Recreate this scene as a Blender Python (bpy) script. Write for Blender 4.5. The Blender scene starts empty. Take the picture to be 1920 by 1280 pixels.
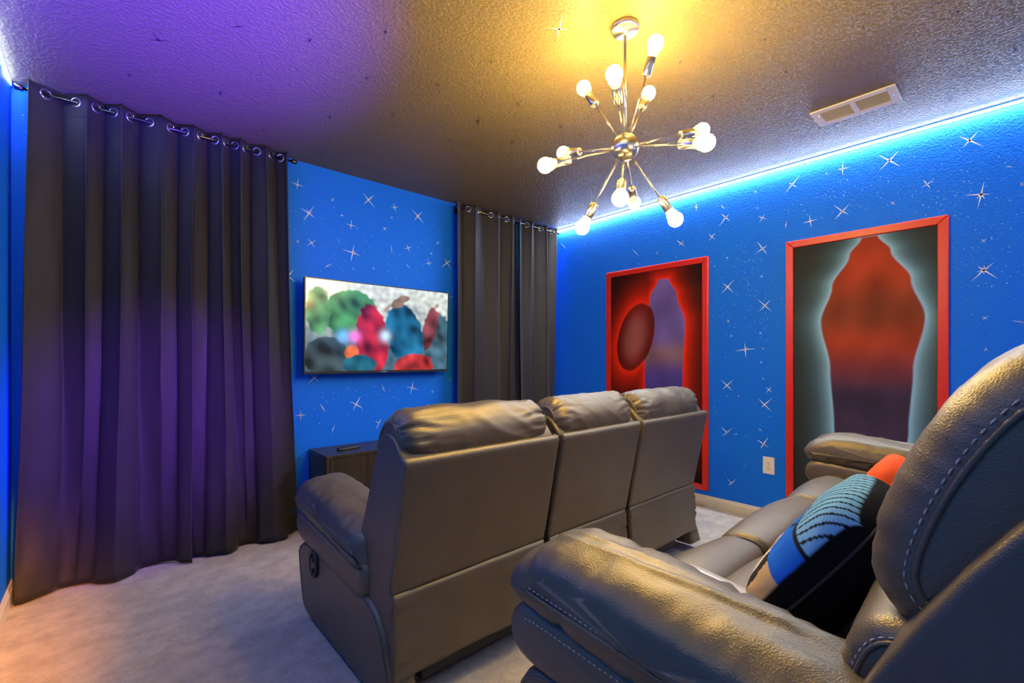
import bpy, bmesh, math, random
from mathutils import Vector, Matrix, noise

# ------------------------------------------------------------ camera, world, main lights, exposure
scn = bpy.context.scene
COL = scn.collection
PI = math.pi
cam_d = bpy.data.cameras.new('camera'); cam = bpy.data.objects.new('camera', cam_d); COL.objects.link(cam)
cam.location = (0, 0, 1.126); cam.rotation_euler = (math.radians(90), 0, math.radians(-41.8))
cam_d.sensor_width = 36; cam_d.lens = 855 / 1920 * 36; cam_d.shift_y = 33 / 1920; cam_d.clip_start = 0.02
scn.camera = cam
w = bpy.data.worlds.new('world'); scn.world = w; w.use_nodes = True
w.node_tree.nodes['Background'].inputs[0].default_value = (0.5, 0.5, 0.6, 1)
w.node_tree.nodes['Background'].inputs[1].default_value = 0.02
vs = scn.view_settings
vs.view_transform = 'Standard'; vs.look = 'None'; vs.gamma = 1; vs.use_curve_mapping = False
vs.exposure = 0.15

def light(name, kind, loc, aim, color, power, size=0.3, spot=60, blend=0.8, sy=None):
    d = bpy.data.lights.new(name, kind); o = bpy.data.objects.new(name, d); COL.objects.link(o)
    o.location = loc; d.color = color; d.energy = power
    o.rotation_euler = (Vector(aim) - Vector(loc)).to_track_quat('-Z', 'Y').to_euler()
    if kind == 'AREA':
        d.size = size
        if sy: d.shape = 'RECTANGLE'; d.size_y = sy
    else: d.shadow_soft_size = size
    if kind == 'SPOT': d.spot_size = math.radians(spot); d.spot_blend = blend
    return o
L_BULB, L_LED, L_TV = 290.0, 15.0, 1.2
light('rear_fill_light', 'AREA', (1.6, -1.05, 1.6), (1.9, 3.0, 1.2), (1.0, 0.90, 0.82), 4.5, 2.2, sy=1.6)  # soft fill added behind the camera; the back wall has no doorway
def strip_throw(x, dx, power):   # the light the LED tape throws out of its angled channel
    o = light('led_throw', 'AREA', (x, 1.05, 2.424), (x + dx, 1.05, 2.424 - .9), (0.82, 0.91, 1.0), power, 4.2, sy=.008)
    o.rotation_euler = (Vector((dx, 0, -.9)).to_track_quat('-Z', 'Y')).to_euler()
    return o
strip_throw(3.434, -.16, 95); strip_throw(-.324, .30, 11)
light('purple_stage_light', 'SPOT', (0.20, 0.55, 0.45), (0.10, 2.05, 2.44), (0.07, 0.025, 1.0), 3000, 0.05, 46, 1.0)
light('purple_stage_light', 'SPOT', (1.1, 0.3, 2.1), (0.25, 3.1, 0.8), (0.20, 0.02, 1.0), 1500, 0.05, 27, 1.0)
light('orange_stage_light', 'SPOT', (0.20, -0.3, 1.3), (-0.42, 2.35, 0.2), (1.0, 0.34, 0.0), 1000, 0.05, 22, 1.0)

# ------------------------------------------------------------ materials
MATS = {}
def mat(name, color, rough=0.5, metal=0.0, spec=0.5, bump=None, var=None, emit=None, aniso=0, attr=None, coat=0.0, sheen=0.0, tint=(1, 1, 1)):
    """bump=(scale, strength, distance[, kind]); var=(scale, colour2, amount)"""
    m = bpy.data.materials.new(name); m.use_nodes = True; MATS[name] = m
    nt = m.node_tree; N = nt.nodes; Lk = nt.links
    b = N['Principled BSDF']
    b.inputs['Base Color'].default_value = (*color, 1); b.inputs['Roughness'].default_value = rough
    b.inputs['Metallic'].default_value = metal; b.inputs['Specular IOR Level'].default_value = spec
    b.inputs['Anisotropic'].default_value = aniso; b.inputs['Coat Weight'].default_value = coat
    b.inputs['Sheen Weight'].default_value = sheen
    b.inputs['Specular Tint'].default_value = (*tint, 1)
    tc = N.new('ShaderNodeTexCoord')
    if var:
        n = N.new('ShaderNodeTexNoise'); n.inputs['Scale'].default_value = var[0]; n.inputs['Detail'].default_value = 5
        if len(var) > 4: n.inputs['Roughness'].default_value = var[4]; n.inputs['Detail'].default_value = 12
        if len(var) > 3:
            mp = N.new('ShaderNodeMapping'); mp.inputs['Scale'].default_value = var[3]
            Lk.new(tc.outputs['Object'], mp.inputs[0]); Lk.new(mp.outputs[0], n.inputs['Vector'])
        else: Lk.new(tc.outputs['Object'], n.inputs['Vector'])
        r = N.new('ShaderNodeValToRGB'); r.color_ramp.elements[0].position = 0.35; r.color_ramp.elements[1].position = 0.65
        r.color_ramp.elements[0].color = (*color, 1); r.color_ramp.elements[1].color = (*var[1], 1)
        Lk.new(n.outputs['Fac'], r.inputs[0]); Lk.new(r.outputs[0], b.inputs['Base Color'])
    if attr:
        a = N.new('ShaderNodeVertexColor'); a.layer_name = 'print'
        if not emit: Lk.new(a.outputs[0], b.inputs['Base Color'])
        if emit: Lk.new(a.outputs[0], b.inputs['Emission Color']); b.inputs['Emission Strength'].default_value = emit
    elif emit:
        b.inputs['Emission Color'].default_value = (*emit[0], 1); b.inputs['Emission Strength'].default_value = emit[1]
    if bump:
        kind = bump[3] if len(bump) > 3 else 'noise'
        if kind == 'voronoi':
            n = N.new('ShaderNodeTexVoronoi'); out = n.outputs['Distance']
        else:
            n = N.new('ShaderNodeTexNoise'); n.inputs['Detail'].default_value = 3; out = n.outputs['Fac']
        n.inputs['Scale'].default_value = bump[0]; Lk.new(tc.outputs['Object'], n.inputs['Vector'])
        if kind == 'knock':
            r = N.new('ShaderNodeValToRGB'); r.color_ramp.elements[0].position = 0.47; r.color_ramp.elements[1].position = 0.56
            Lk.new(out, r.inputs[0]); out = r.outputs[0]
        bp = N.new('ShaderNodeBump'); bp.inputs['Strength'].default_value = bump[1]; bp.inputs['Distance'].default_value = bump[2]
        Lk.new(out, bp.inputs['Height']); Lk.new(bp.outputs[0], b.inputs['Normal'])
    return m
M_BLUE = mat('blue_wall_paint', (0.010, 0.175, 0.90), 0.5, spec=0.08, bump=(95, 0.55, 0.004))
M_CEIL = mat('ceiling_paint', (0.18, 0.135, 0.06), 0.48, spec=0.4, bump=(70, 0.6, 0.005, 'knock'))
M_CARPET = mat('carpet_pile', (0.50, 0.42, 0.36), 0.95, spec=0.1, bump=(240, 1.0, 0.014), var=(8, (0.82, 0.71, 0.62), 1, (1, 1.2, 1), 0.78), sheen=0.2)
M_TRIM = mat('trim_paint', (0.72, 0.66, 0.55), 0.35)
M_LEATHER = mat('grey_leather', (0.070, 0.058, 0.046), 0.43, spec=1.0, tint=(1, 0.84, 0.55), bump=(420, 0.25, 0.002, 'voronoi'), var=(6, (0.086, 0.072, 0.058), 1))
M_LDARK = mat('black_gusset', (0.022, 0.020, 0.024), 0.5, bump=(420, 0.2, 0.002, 'voronoi'))
M_THREAD = mat('stitch_thread', (0.42, 0.37, 0.33), 0.6)
M_PLASTIC = mat('black_plastic', (0.02, 0.02, 0.02), 0.35)
M_CURT = mat('blackout_cloth', (0.019, 0.016, 0.016), 0.6, spec=0.3, bump=(900, 0.15, 0.001), sheen=0.05)
M_CHROME = mat('polished_metal', (0.75, 0.74, 0.72), 0.14, 1.0)
M_ROD = mat('dark_rod_metal', (0.12, 0.11, 0.11), 0.25, 1.0)
M_BRASS = mat('brushed_nickel', (0.62, 0.55, 0.42), 0.28, 1.0, aniso=0.6)
M_SOCK = mat('bulb_base', (0.8, 0.78, 0.72), 0.4)
M_BULB = mat('lit_bulb', (1, 1, 1), 0.4, emit=((1.0, 0.67, 0.17), L_BULB))
M_LED = mat('led_strip', (1, 1, 1), 0.4, emit=((0.62, 0.82, 1.0), L_LED))
M_WOOD = mat('espresso_wood', (0.028, 0.020, 0.014), 0.35, var=(9, (0.048, 0.035, 0.023), 1, (6, 6, 0.4)))
M_RED = mat('red_frame_paint', (0.68, 0.022, 0.004), 0.35)
M_PRINT = mat('poster_print', (0, 0, 0), 0.6, spec=0.12, attr=True, bump=(95, 0.5, 0.004))
M_SCREEN = mat('screen_picture', (0, 0, 0), 0.15, attr=True, emit=L_TV)
M_PLUSH = mat('plush_print', (0, 0, 0), 0.9, attr=True, bump=(700, 0.5, 0.002), spec=0.1)
M_VENT = mat('vent_enamel', (0.74, 0.68, 0.56), 0.4)
M_STAR = mat('silver_star_paint', (0.92, 0.90, 0.86), 0.45, emit=None)
M_SILV = mat('metallic_star_paint', (0.05, 0.05, 0.06), 0.35, 0.5)
M_PLATE = mat('outlet_plastic', (0.82, 0.76, 0.66), 0.35)
M_PAPER = mat('glossy_paper', (0.5, 0.5, 0.52), 0.2)
M_SLOT = mat('slot_black', (0.01, 0.01, 0.01), 0.8)
M_ORANGE = mat('orange_plush', (0.75, 0.10, 0.03), 0.9, bump=(700, 0.5, 0.002), spec=0.1)

# ------------------------------------------------------------ object helpers
def link(name, me, m=None, parent=None):
    o = bpy.data.objects.new(name, me); COL.objects.link(o)
    if m is not None and me is not None and not me.materials: me.materials.append(m)
    if parent is not None: o.parent = parent
    return o
def raw(name, vs_, fs, m, parent=None, smooth=True):
    me = bpy.data.meshes.new(name); me.from_pydata([tuple(v) for v in vs_], [], fs); me.update()
    if smooth: me.polygons.foreach_set('use_smooth', [True] * len(me.polygons))
    return link(name, me, m, parent)
def tag(o, label=None, cat=None, group=None, kind=None):
    for k, v in (('label', label), ('category', cat), ('group', group), ('kind', kind)):
        if v: o[k] = v
    return o
def empty(name, loc, label, cat, group=None):
    o = bpy.data.objects.new(name, None); COL.objects.link(o); o.location = loc; o.empty_display_size = 0.1
    return tag(o, label, cat, group)
class MB:
    def __init__(s): s.v = []; s.f = []
    def box(s, a, b):
        n = len(s.v); x0, y0, z0 = a; x1, y1, z1 = b
        s.v += [(x0, y0, z0), (x1, y0, z0), (x1, y1, z0), (x0, y1, z0), (x0, y0, z1), (x1, y0, z1), (x1, y1, z1), (x0, y1, z1)]
        s.f += [tuple(n + i for i in q) for q in ((0, 3, 2, 1), (4, 5, 6, 7), (0, 1, 5, 4), (1, 2, 6, 5), (2, 3, 7, 6), (3, 0, 4, 7))]
        return s
    def tube(s, path, r, n=8, closed=False, caps=True):
        P = [Vector(p) for p in path]; k = len(P); b0 = len(s.v); up = None
        for i, p in enumerate(P):
            a = P[(i - 1) % k] if (closed or i > 0) else p; c = P[(i + 1) % k] if (closed or i < k - 1) else p
            t = (c - a).normalized()
            if up is None:
                up = Vector((0, 0, 1)) if abs(t.z) < 0.9 else Vector((1, 0, 0))
            u = t.cross(up).normalized(); up = u.cross(t).normalized()
            rr = r[i] if isinstance(r, (list, tuple)) else r
            for j in range(n):
                an = 2 * PI * j / n; s.v.append(tuple(p + (u * math.cos(an) + up * math.sin(an)) * rr))
        m = k if closed else k - 1
        for i in range(m):
            for j in range(n):
                a0 = b0 + i * n + j; a1 = b0 + i * n + (j + 1) % n; c0 = b0 + ((i + 1) % k) * n + j; c1 = b0 + ((i + 1) % k) * n + (j + 1) % n
                s.f.append((a0, a1, c1, c0))
        if caps and not closed:
            s.f.append(tuple(b0 + j for j in range(n))[::-1]); s.f.append(tuple(b0 + (k - 1) * n + j for j in range(n)))
        return s
    def lathe(s, prof, at, axis=(0, 0, 1), n=24):
        """prof: (radius, height) pairs along axis"""
        ax = Vector(axis).normalized(); at = Vector(at)
        q = Vector((0, 0, 1)).rotation_difference(ax); b0 = len(s.v)
        for r, h in prof:
            for j in range(n):
                an = 2 * PI * j / n; s.v.append(tuple(at + q @ Vector((r * math.cos(an), r * math.sin(an), h))))
        for i in range(len(prof) - 1):
            for j in range(n):
                s.f.append((b0 + i * n + j, b0 + i * n + (j + 1) % n, b0 + (i + 1) * n + (j + 1) % n, b0 + (i + 1) * n + j))
        s.f.append(tuple(b0 + j for j in range(n))[::-1]); s.f.append(tuple(b0 + (len(prof) - 1) * n + j for j in range(n)))
        return s
    def make(s, name, m, parent=None, smooth=True, bevel=0):
        o = raw(name, s.v, s.f, m, parent, smooth)
        if bevel:
            b = o.modifiers.new('bevel', 'BEVEL'); b.width = bevel; b.segments = 2; b.limit_method = 'ANGLE'; b.angle_limit = 0.6
            o.data.polygons.foreach_set('use_smooth', [True] * len(o.data.polygons))
            wn = o.modifiers.new('wn', 'WEIGHTED_NORMAL'); wn.keep_sharp = True
        return o

# ------------------------------------------------------------ the room
XL, XR, YF, YB, ZC = -0.33, 3.44, 3.20, -1.10, 2.44
def slab(name, a, b, m): return tag(MB().box(a, b).make(name, m, smooth=False), kind='structure')
floor = slab('floor', (XL - .1, YB - .1, -.1), (XR + .1, YF + .1, 0), M_CARPET)
ceiling = slab('ceiling', (XL - .1, YB - .1, ZC), (XR + .1, YF + .1, ZC + .1), M_CEIL)
wall_front = slab('wall_front', (XL - .1, YF, 0), (XR + .1, YF + .1, ZC), M_BLUE)
wall_right = slab('wall_right', (XR, YB, 0), (XR + .1, YF, ZC), M_BLUE)
wall_left = slab('wall_left', (XL - .1, YB, 0), (XL, YF, ZC), M_BLUE)
wall_back = slab('wall_back', (XL - .1, YB - .1, 0), (XR + .1, YB, ZC), M_BLUE)
RISER = 0.20
tag(MB().box((XL, YB, 0), (XR, .74, RISER)).make('platform', M_CARPET, bevel=.012), kind='structure')
def base(name, path_a, path_b, inward):
    # profiled board: tall flat face with a stepped, rounded top
    ax, ay = path_a; bx, by = path_b; ix, iy = inward
    pr = [(0, 0), (.013, 0), (.013, .060), (.011, .066), (.008, .070), (.007, .078), (.004, .083), (0, .083)]
    v = []
    for (px, py) in ((ax, ay), (bx, by)):
        for d, z in pr: v.append((px + ix * d, py + iy * d, z))
    n = len(pr); f = [(i, (i + 1) % n, n + (i + 1) % n, n + i) for i in range(n)] + [tuple(range(n))[::-1], tuple(range(n, 2 * n))]
    return tag(raw(name, v, f, M_TRIM, None, False), kind='structure')
base('baseboard_front', (XL + .013, YF), (XR - .013, YF), (0, -1)); base('baseboard_right', (XR, YB), (XR, YF), (-1, 0))
base('baseboard_left', (XL, YB), (XL, YF), (1, 0)); base('baseboard_back', (XL + .013, YB), (XR - .013, YB), (0, 1))

STARS = {
'front': [
 ((0.953, 2.281), [(-0.041, 0.007), (0.041, -0.004), (0.007, 0.046), (-0.002, -0.032)]),
 ((1.026, 2.107), [(-0.058, 0.027), (0.042, -0.025), (0.036, 0.061), (-0.035, -0.061), (-0.015, 0.028), (0.022, 0.005)]),
 ((1.446, 2.294), [(-0.045, 0.043), (0.052, -0.049), (0.048, 0.052), (-0.04, -0.044)]),
 ((1.657, 2.286), [(-0.036, -0.01), (0.035, 0.013), (-0.013, 0.03), (0.012, -0.035)]),
 ((1.856, 2.262), [(-0.059, 0.045), (0.058, -0.05), (0.048, 0.05), (-0.031, -0.044)]),
 ((1.185, 2.234), [(-0.012, 0.009), (0.013, -0.008), (0.013, 0.015), (-0.01, -0.015)]),
 ((1.25, 2.14), [(-0.014, -0.002), (0.015, 0.002), (0.002, 0.015), (0.0, -0.014)]),
 ((1.316, 2.082), [(-0.042, 0.006), (0.041, -0.002), (0.004, 0.043), (-0.004, -0.037)]),
 ((1.632, 2.203), [(-0.015, -0.002), (0.016, 0.002), (0.002, 0.014), (0.0, -0.014)]),
 ((1.574, 2.107), [(-0.015, 0.011), (0.015, -0.01), (0.015, 0.017), (-0.013, -0.017)]),
 ((1.043, 1.911), [(-0.024, 0.028), (0.025, -0.033), (0.033, 0.027), (-0.032, -0.027)]),
 ((0.956, 1.905), [(-0.01, 0.009), (0.01, -0.008), (0.01, 0.013), (-0.009, -0.012)]),
 ((1.327, 1.889), [(-0.081, 0.013), (0.061, -0.016), (0.012, 0.066), (-0.013, -0.069), (0.027, 0.01), (0.007, -0.016)]),
 ((1.63, 1.96), [(-0.003, 0.035), (0.006, -0.037)]),
 ((1.77, 1.995), [(-0.036, -0.015), (0.035, 0.017), (-0.013, 0.028), (0.017, -0.035)]),
 ((2.041, 2.08), [(-0.015, 0.011), (0.016, -0.009), (0.016, 0.016), (-0.013, -0.015)]),
 ((1.982, 1.984), [(-0.017, -0.001), (0.017, 0.002), (0.002, 0.016), (-0.001, -0.015)]),
 ((1.956, 1.901), [(-0.037, -0.012), (0.037, 0.009), (-0.01, 0.039), (0.014, -0.028)]),
 ((2.133, 1.93), [(-0.025, 0.034), (0.044, -0.052), (0.042, 0.027), (-0.058, -0.048)]),
 ((1.153, 1.772), [(-0.027, -0.019), (0.031, 0.018)]),
 ((1.485, 1.796), [(-0.013, 0.0), (0.014, 0.002), (0.001, 0.014), (-0.001, -0.012)]),
 ((1.763, 1.856), [(-0.008, 0.013), (0.026, -0.018)]),
 ((0.896, 1.667), [(0.037, 0.055), (0.046, -0.033), (-0.021, 0.02)]),
 ((1.334, 1.774), [(-0.007, 0.006), (0.006, -0.004), (0.006, 0.008), (-0.006, -0.007)]),
 ((2.176, 1.649), [(-0.01, 0.007), (0.009, -0.007), (0.009, 0.009), (-0.009, -0.009)]),
 ((1.062, 0.999), [(-0.027, 0.029), (0.03, -0.029), (0.022, 0.023), (-0.042, -0.039)]),
 ((1.117, 0.792), [(-0.017, 0.031), (0.019, -0.032)]),
 ((0.974, 0.753), [(-0.039, 0.0), (0.042, -0.001), (0.0, 0.035), (-0.002, -0.041)]),
 ((1.353, 0.8), [(-0.044, 0.024), (0.058, -0.038), (0.035, 0.06), (-0.024, -0.043)]),
 ((1.565, 0.903), [(-0.011, 0.031), (0.013, -0.031)]),
 ((1.805, 0.9), [(-0.048, 0.009), (0.065, -0.021), (0.014, 0.064), (-0.018, -0.056)]),
 ((1.991, 0.86), [(-0.017, 0.002), (0.018, -0.002), (0.002, 0.014), (-0.001, -0.015)]),
 ((1.189, 0.641), [(0.011, 0.034), (-0.013, -0.029)]),
 ((1.528, 0.648), [(-0.032, 0.02), (0.019, 0.032), (-0.021, -0.046)]),
 ((1.953, 0.756), [(-0.009, 0.008), (0.008, -0.007), (0.008, 0.007), (-0.008, -0.006)]),
 ((2.163, 0.954), [(-0.016, 0.012), (0.018, -0.011)]),
],
'right': [
 ((1.466, 2.177), [(0.036, 0.038), (-0.035, -0.037), (-0.027, 0.021), (0.054, -0.059)]),
 ((1.213, 2.115), [(0.031, 0.02), (-0.033, -0.017), (-0.017, 0.024), (0.02, -0.03)]),
 ((1.065, 2.035), [(-0.005, 0.03), (0.003, -0.026)]),
 ((1.571, 2.055), [(0.026, 0.027), (-0.028, -0.028), (-0.032, 0.027), (0.022, -0.031)]),
 ((1.213, 1.9), [(0.036, 0.061), (-0.032, -0.048), (-0.033, 0.017), (0.05, -0.03)]),
 ((1.455, 1.874), [(0.014, 0.004), (-0.013, -0.003), (-0.001, 0.014), (0.001, -0.013)]),
 ((1.245, 2.194), [(0.008, 0.01), (-0.008, -0.01), (-0.008, 0.006), (0.007, -0.007)]),
 ((1.489, 2.26), [(0.011, 0.026), (-0.012, -0.018)]),
 ((1.453, 1.66), [(0.036, 0.035), (-0.046, -0.05), (-0.047, 0.047), (0.046, -0.049)]),
 ((1.219, 1.707), [(0.012, 0.002), (-0.012, -0.003), (-0.001, 0.012), (0.0, -0.013)]),
 ((1.197, 1.499), [(0.047, 0.049), (-0.045, -0.043), (-0.039, 0.04), (0.04, -0.042)]),
 ((1.817, 2.049), [(0.047, 0.043), (-0.034, -0.031), (-0.027, 0.023), (0.021, -0.011)]),
 ((2.24, 2.054), [(0.037, 0.038), (-0.037, -0.038)]),
 ((2.03, 2.01), [(0.017, 0.005), (-0.016, -0.004), (-0.001, 0.015), (0.001, -0.015)]),
 ((3.067, 2.259), [(0.044, 0.046), (-0.033, -0.036)]),
 ((1.691, 2.31), [(0.0, 0.029), (0.0, -0.033), (0.018, 0.01), (-0.018, -0.009)]),
 ((1.448, 1.408), [(0.009, 0.01), (-0.01, -0.01), (-0.01, 0.009), (0.008, -0.01)]),
 ((1.425, 1.297), [(0.009, 0.01), (-0.009, -0.009), (-0.009, 0.009), (0.008, -0.01)]),
 ((1.226, 1.31), [(0.009, 0.01), (-0.008, -0.008), (-0.008, 0.009), (0.008, -0.009)]),
 ((1.328, 1.195), [(0.071, -0.009), (-0.074, 0.005), (0.004, 0.052), (-0.006, -0.067), (-0.02, 0.019)]),
 ((1.21, 1.199), [(0.008, 0.01), (-0.009, -0.008), (-0.009, 0.009), (0.007, -0.009)]),
 ((1.222, 1.104), [(0.009, 0.009), (-0.008, -0.008), (-0.008, 0.009), (0.008, -0.01)]),
 ((1.208, 0.989), [(0.008, 0.008), (-0.008, -0.007), (-0.008, 0.009), (0.007, -0.008)]),
 ((1.172, 0.914), [(0.024, 0.017), (-0.022, -0.019), (-0.017, 0.024), (0.016, -0.027)]),
 ((1.457, 0.931), [(0.05, 0.045), (-0.04, -0.038), (-0.047, 0.046), (0.037, -0.036)]),
 ((1.2, 0.807), [(0.04, 0.041), (-0.047, -0.044), (-0.055, 0.055), (0.021, -0.021)]),
 ((1.457, 0.583), [(0.045, 0.038), (-0.04, 0.04), (0.037, -0.032)]),
 ((1.206, 0.533), [(0.046, 0.025), (-0.034, -0.022), (-0.034, 0.056), (0.019, -0.038)]),
 ((1.425, 0.214), [(0.034, 0.03), (-0.037, 0.041), (0.025, -0.024)]),
 ((1.391, 0.58), [(0.021, -0.008), (-0.011, 0.006)]),
 ((1.227, 0.629), [(0.013, 0.007), (-0.016, -0.011)]),
 ((1.375, 0.857), [(0.007, 0.007), (-0.007, -0.005), (-0.007, 0.008), (0.006, -0.007)]),
 ((1.028, 2.296), [(-0.049, 0.05), (0.046, -0.052), (0.02, 0.02), (-0.03, -0.028)]),
 ((0.747, 2.315), [(0.0, 0.039), (0.0, -0.045), (0.028, 0.003), (-0.035, -0.002)]),
 ((0.52, 2.293), [(0.052, 0.051), (-0.053, -0.054), (-0.044, 0.043), (0.048, -0.048)]),
 ((0.186, 2.291), [(0.041, 0.038), (-0.053, -0.051), (-0.03, 0.035), (0.028, -0.03)]),
 ((0.748, 2.049), [(0.046, 0.051), (-0.032, -0.027), (-0.038, 0.04), (0.046, -0.046)]),
 ((0.504, 2.038), [(0.012, 0.013), (-0.011, -0.014), (-0.009, 0.009), (0.009, -0.007)]),
 ((0.355, 2.106), [(0.016, 0.031), (-0.015, -0.03), (-0.029, 0.017), (0.027, -0.016)]),
 ((0.143, 1.992), [(0.067, 0.013), (-0.035, -0.008), (-0.011, 0.068), (0.014, -0.074), (0.023, -0.022), (-0.014, -0.028)]),
 ((0.045, 2.108), [(0.012, 0.002), (-0.014, -0.007)]),
 ((0.923, 2.028), [(0.043, -0.005), (-0.041, 0.002), (0.004, 0.044), (-0.007, -0.047)]),
 ((1.258, 2.308), [(0.008, 0.01), (-0.008, -0.01), (-0.008, 0.006), (0.007, -0.007)]),
 ((0.001, 2.005), [(0.006, 0.012), (-0.007, -0.011), (-0.007, 0.008), (0.006, -0.009)]),
 ((0.134, 1.747), [(0.011, -0.01), (-0.013, 0.009), (0.01, 0.011), (-0.007, -0.012)]),
 ((0.133, 1.592), [(0.05, -0.055), (-0.037, 0.036), (0.024, 0.024), (-0.051, -0.052), (-0.001, 0.029), (0.001, -0.022), (0.03, -0.005)]),
 ((0.129, 1.341), [(0.012, -0.01), (-0.012, 0.01), (0.009, 0.009), (-0.008, -0.008)]),
 ((0.003, 1.313), [(0.033, 0.008), (-0.015, -0.006)]),
 ((0.127, 1.176), [(0.007, -0.01), (-0.012, -0.003), (0.0, 0.014)]),
],
'ceil': [
 ((1.35, 1.228), [(-0.045, 0.03), (0.036, -0.024), (-0.048, -0.063), (0.031, 0.038)]),
 ((0.167, 2.371), [(-0.025, -0.045), (0.033, -0.025), (-0.033, 0.026)]),
 ((0.394, 2.064), [(-0.018, 0.021), (0.025, -0.023)]),
 ((0.631, 1.956), [(-0.014, -0.009), (0.013, 0.008), (0.003, -0.025), (-0.002, 0.024)]),
 ((0.842, 1.704), [(-0.012, 0.008), (0.011, -0.008), (-0.008, -0.019), (0.008, 0.019)]),
 ((0.915, 2.043), [(-0.016, -0.01), (0.015, 0.008), (0.001, -0.025), (0.001, 0.024)]),
 ((0.428, 2.64), [(-0.016, 0.009), (0.015, -0.011), (-0.005, -0.04), (0.006, 0.041)]),
 ((0.088, 2.753), [(-0.008, -0.014), (0.007, 0.01), (0.006, -0.026), (-0.006, 0.025)]),
 ((1.275, 1.565), [(-0.013, 0.009), (0.012, -0.009), (-0.014, -0.019), (0.014, 0.019)]),
 ((1.588, 1.73), [(-0.036, -0.012), (0.034, 0.009), (-0.008, -0.036), (0.011, 0.036)]),
 ((1.537, 2.001), [(-0.03, 0.017), (0.028, -0.021), (-0.037, -0.054), (0.04, 0.055)]),
 ((1.921, 1.737), [(-0.049, -0.014), (0.046, 0.012), (-0.016, -0.044), (0.018, 0.044)]),
 ((1.838, 2.058), [(-0.022, 0.012), (0.02, -0.014), (-0.032, -0.039), (0.033, 0.039)]),
 ((1.154, 2.254), [(-0.021, -0.014), (0.019, 0.01), (-0.002, -0.031), (0.003, 0.029)]),
 ((0.913, 2.503), [(-0.016, 0.009), (0.015, -0.011), (-0.012, -0.037), (0.012, 0.037)]),
 ((1.549, 2.295), [(-0.023, -0.013), (0.022, 0.01), (-0.005, -0.029), (0.007, 0.028)]),
 ((1.804, 2.479), [(-0.015, 0.008), (0.013, -0.009), (-0.022, -0.032), (0.022, 0.033)]),
 ((1.191, 1.864), [(-0.022, -0.01), (0.021, 0.008), (-0.002, -0.028), (0.004, 0.027)]),
 ((1.032, 2.972), [(-0.013, 0.007), (0.012, -0.009), (-0.011, -0.037), (0.012, 0.036)]),
 ((1.478, 3.049), [(-0.032, -0.028), (0.03, 0.024), (-0.007, -0.05), (0.008, 0.051)]),
 ((0.682, 2.901), [(-0.009, 0.005), (0.009, -0.006), (-0.005, -0.026), (0.006, 0.026)]),
 ((1.896, 1.007), [(-0.01, 0.007), (0.01, -0.008), (-0.016, -0.01), (0.017, 0.01)]),
 ((2.326, 0.719), [(-0.029, 0.001), (0.027, -0.002), (-0.012, -0.014), (0.013, 0.013)]),
 ((2.271, 1.028), [(-0.017, 0.011), (0.015, -0.011), (-0.03, -0.015), (0.031, 0.015)]),
 ((2.573, 0.914), [(-0.026, 0.0), (0.023, 0.0), (-0.012, -0.013), (0.012, 0.013)]),
 ((2.024, 0.704), [(-0.007, 0.005), (0.006, -0.004), (-0.011, -0.004), (0.011, 0.005)]),
 ((2.243, 0.419), [(-0.014, 0.002), (0.013, -0.003), (-0.006, -0.006), (0.006, 0.005)]),
 ((2.406, 0.161), [(-0.009, 0.007), (0.009, -0.007), (-0.018, -0.002), (0.019, 0.002)]),
 ((2.878, 0.02), [(-0.036, 0.008), (0.033, -0.008), (-0.018, -0.008), (0.019, 0.007)]),
 ((3.11, 0.008), [(-0.013, 0.008), (0.01, -0.009), (-0.029, -0.001), (0.029, 0.0)]),
 ((3.299, 0.497), [(-0.039, 0.004), (0.037, -0.004), (-0.021, -0.013), (0.023, 0.012)]),
 ((3.12, 0.827), [(-0.013, 0.008), (0.012, -0.009), (-0.03, -0.009), (0.032, 0.009)]),
 ((3.194, 0.243), [(-0.029, 0.004), (0.027, -0.005), (-0.015, -0.008), (0.017, 0.007)]),
 ((2.336, 1.48), [(-0.012, 0.008), (0.011, -0.008), (-0.022, -0.015), (0.023, 0.016)]),
],
}

def star_mesh(E, w0):
    """thin painted spikes (a, b) around 0,0; returns 2-D polygons"""
    polys = []
    for (a, b) in E:
        l = math.hypot(a, b) or 1e-6; px, py = -b / l * w0, a / l * w0
        polys.append([(px, py), (a * .35 + px * .55, b * .35 + py * .55), (a, b), (a * .35 - px * .55, b * .35 - py * .55), (-px, -py)])
    k = w0 * 1.5
    polys.append([(k * math.cos(i * PI / 4), k * math.sin(i * PI / 4)) for i in range(8)])
    return polys
def place2d(polys, w, c, off=0.0012):
    v = []; f = []
    for p in polys:
        n = len(v)
        for (a, b) in p:
            if w == 'front': v.append((c[0] + a, YF - off, c[1] + b))
            elif w == 'right': v.append((XR - off, c[0] + a, c[1] + b))
            else: v.append((c[0] + a, c[1] + b, ZC - off))
        f.append(tuple(range(n, len(v))))
    return v, f
for wname, par in (('front', wall_front), ('right', wall_right), ('ceil', ceiling)):
    for i, (c, E) in enumerate(STARS[wname]):
        big = max(math.hypot(a, b) for a, b in E)
        v, f = place2d(star_mesh(E, 0.0018 + big * 0.030), wname, c, 0.0012)
        raw('painted_star', v, f, M_SILV if (wname == 'ceil' and i) else M_STAR, par, False)
random.seed(11)
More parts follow.
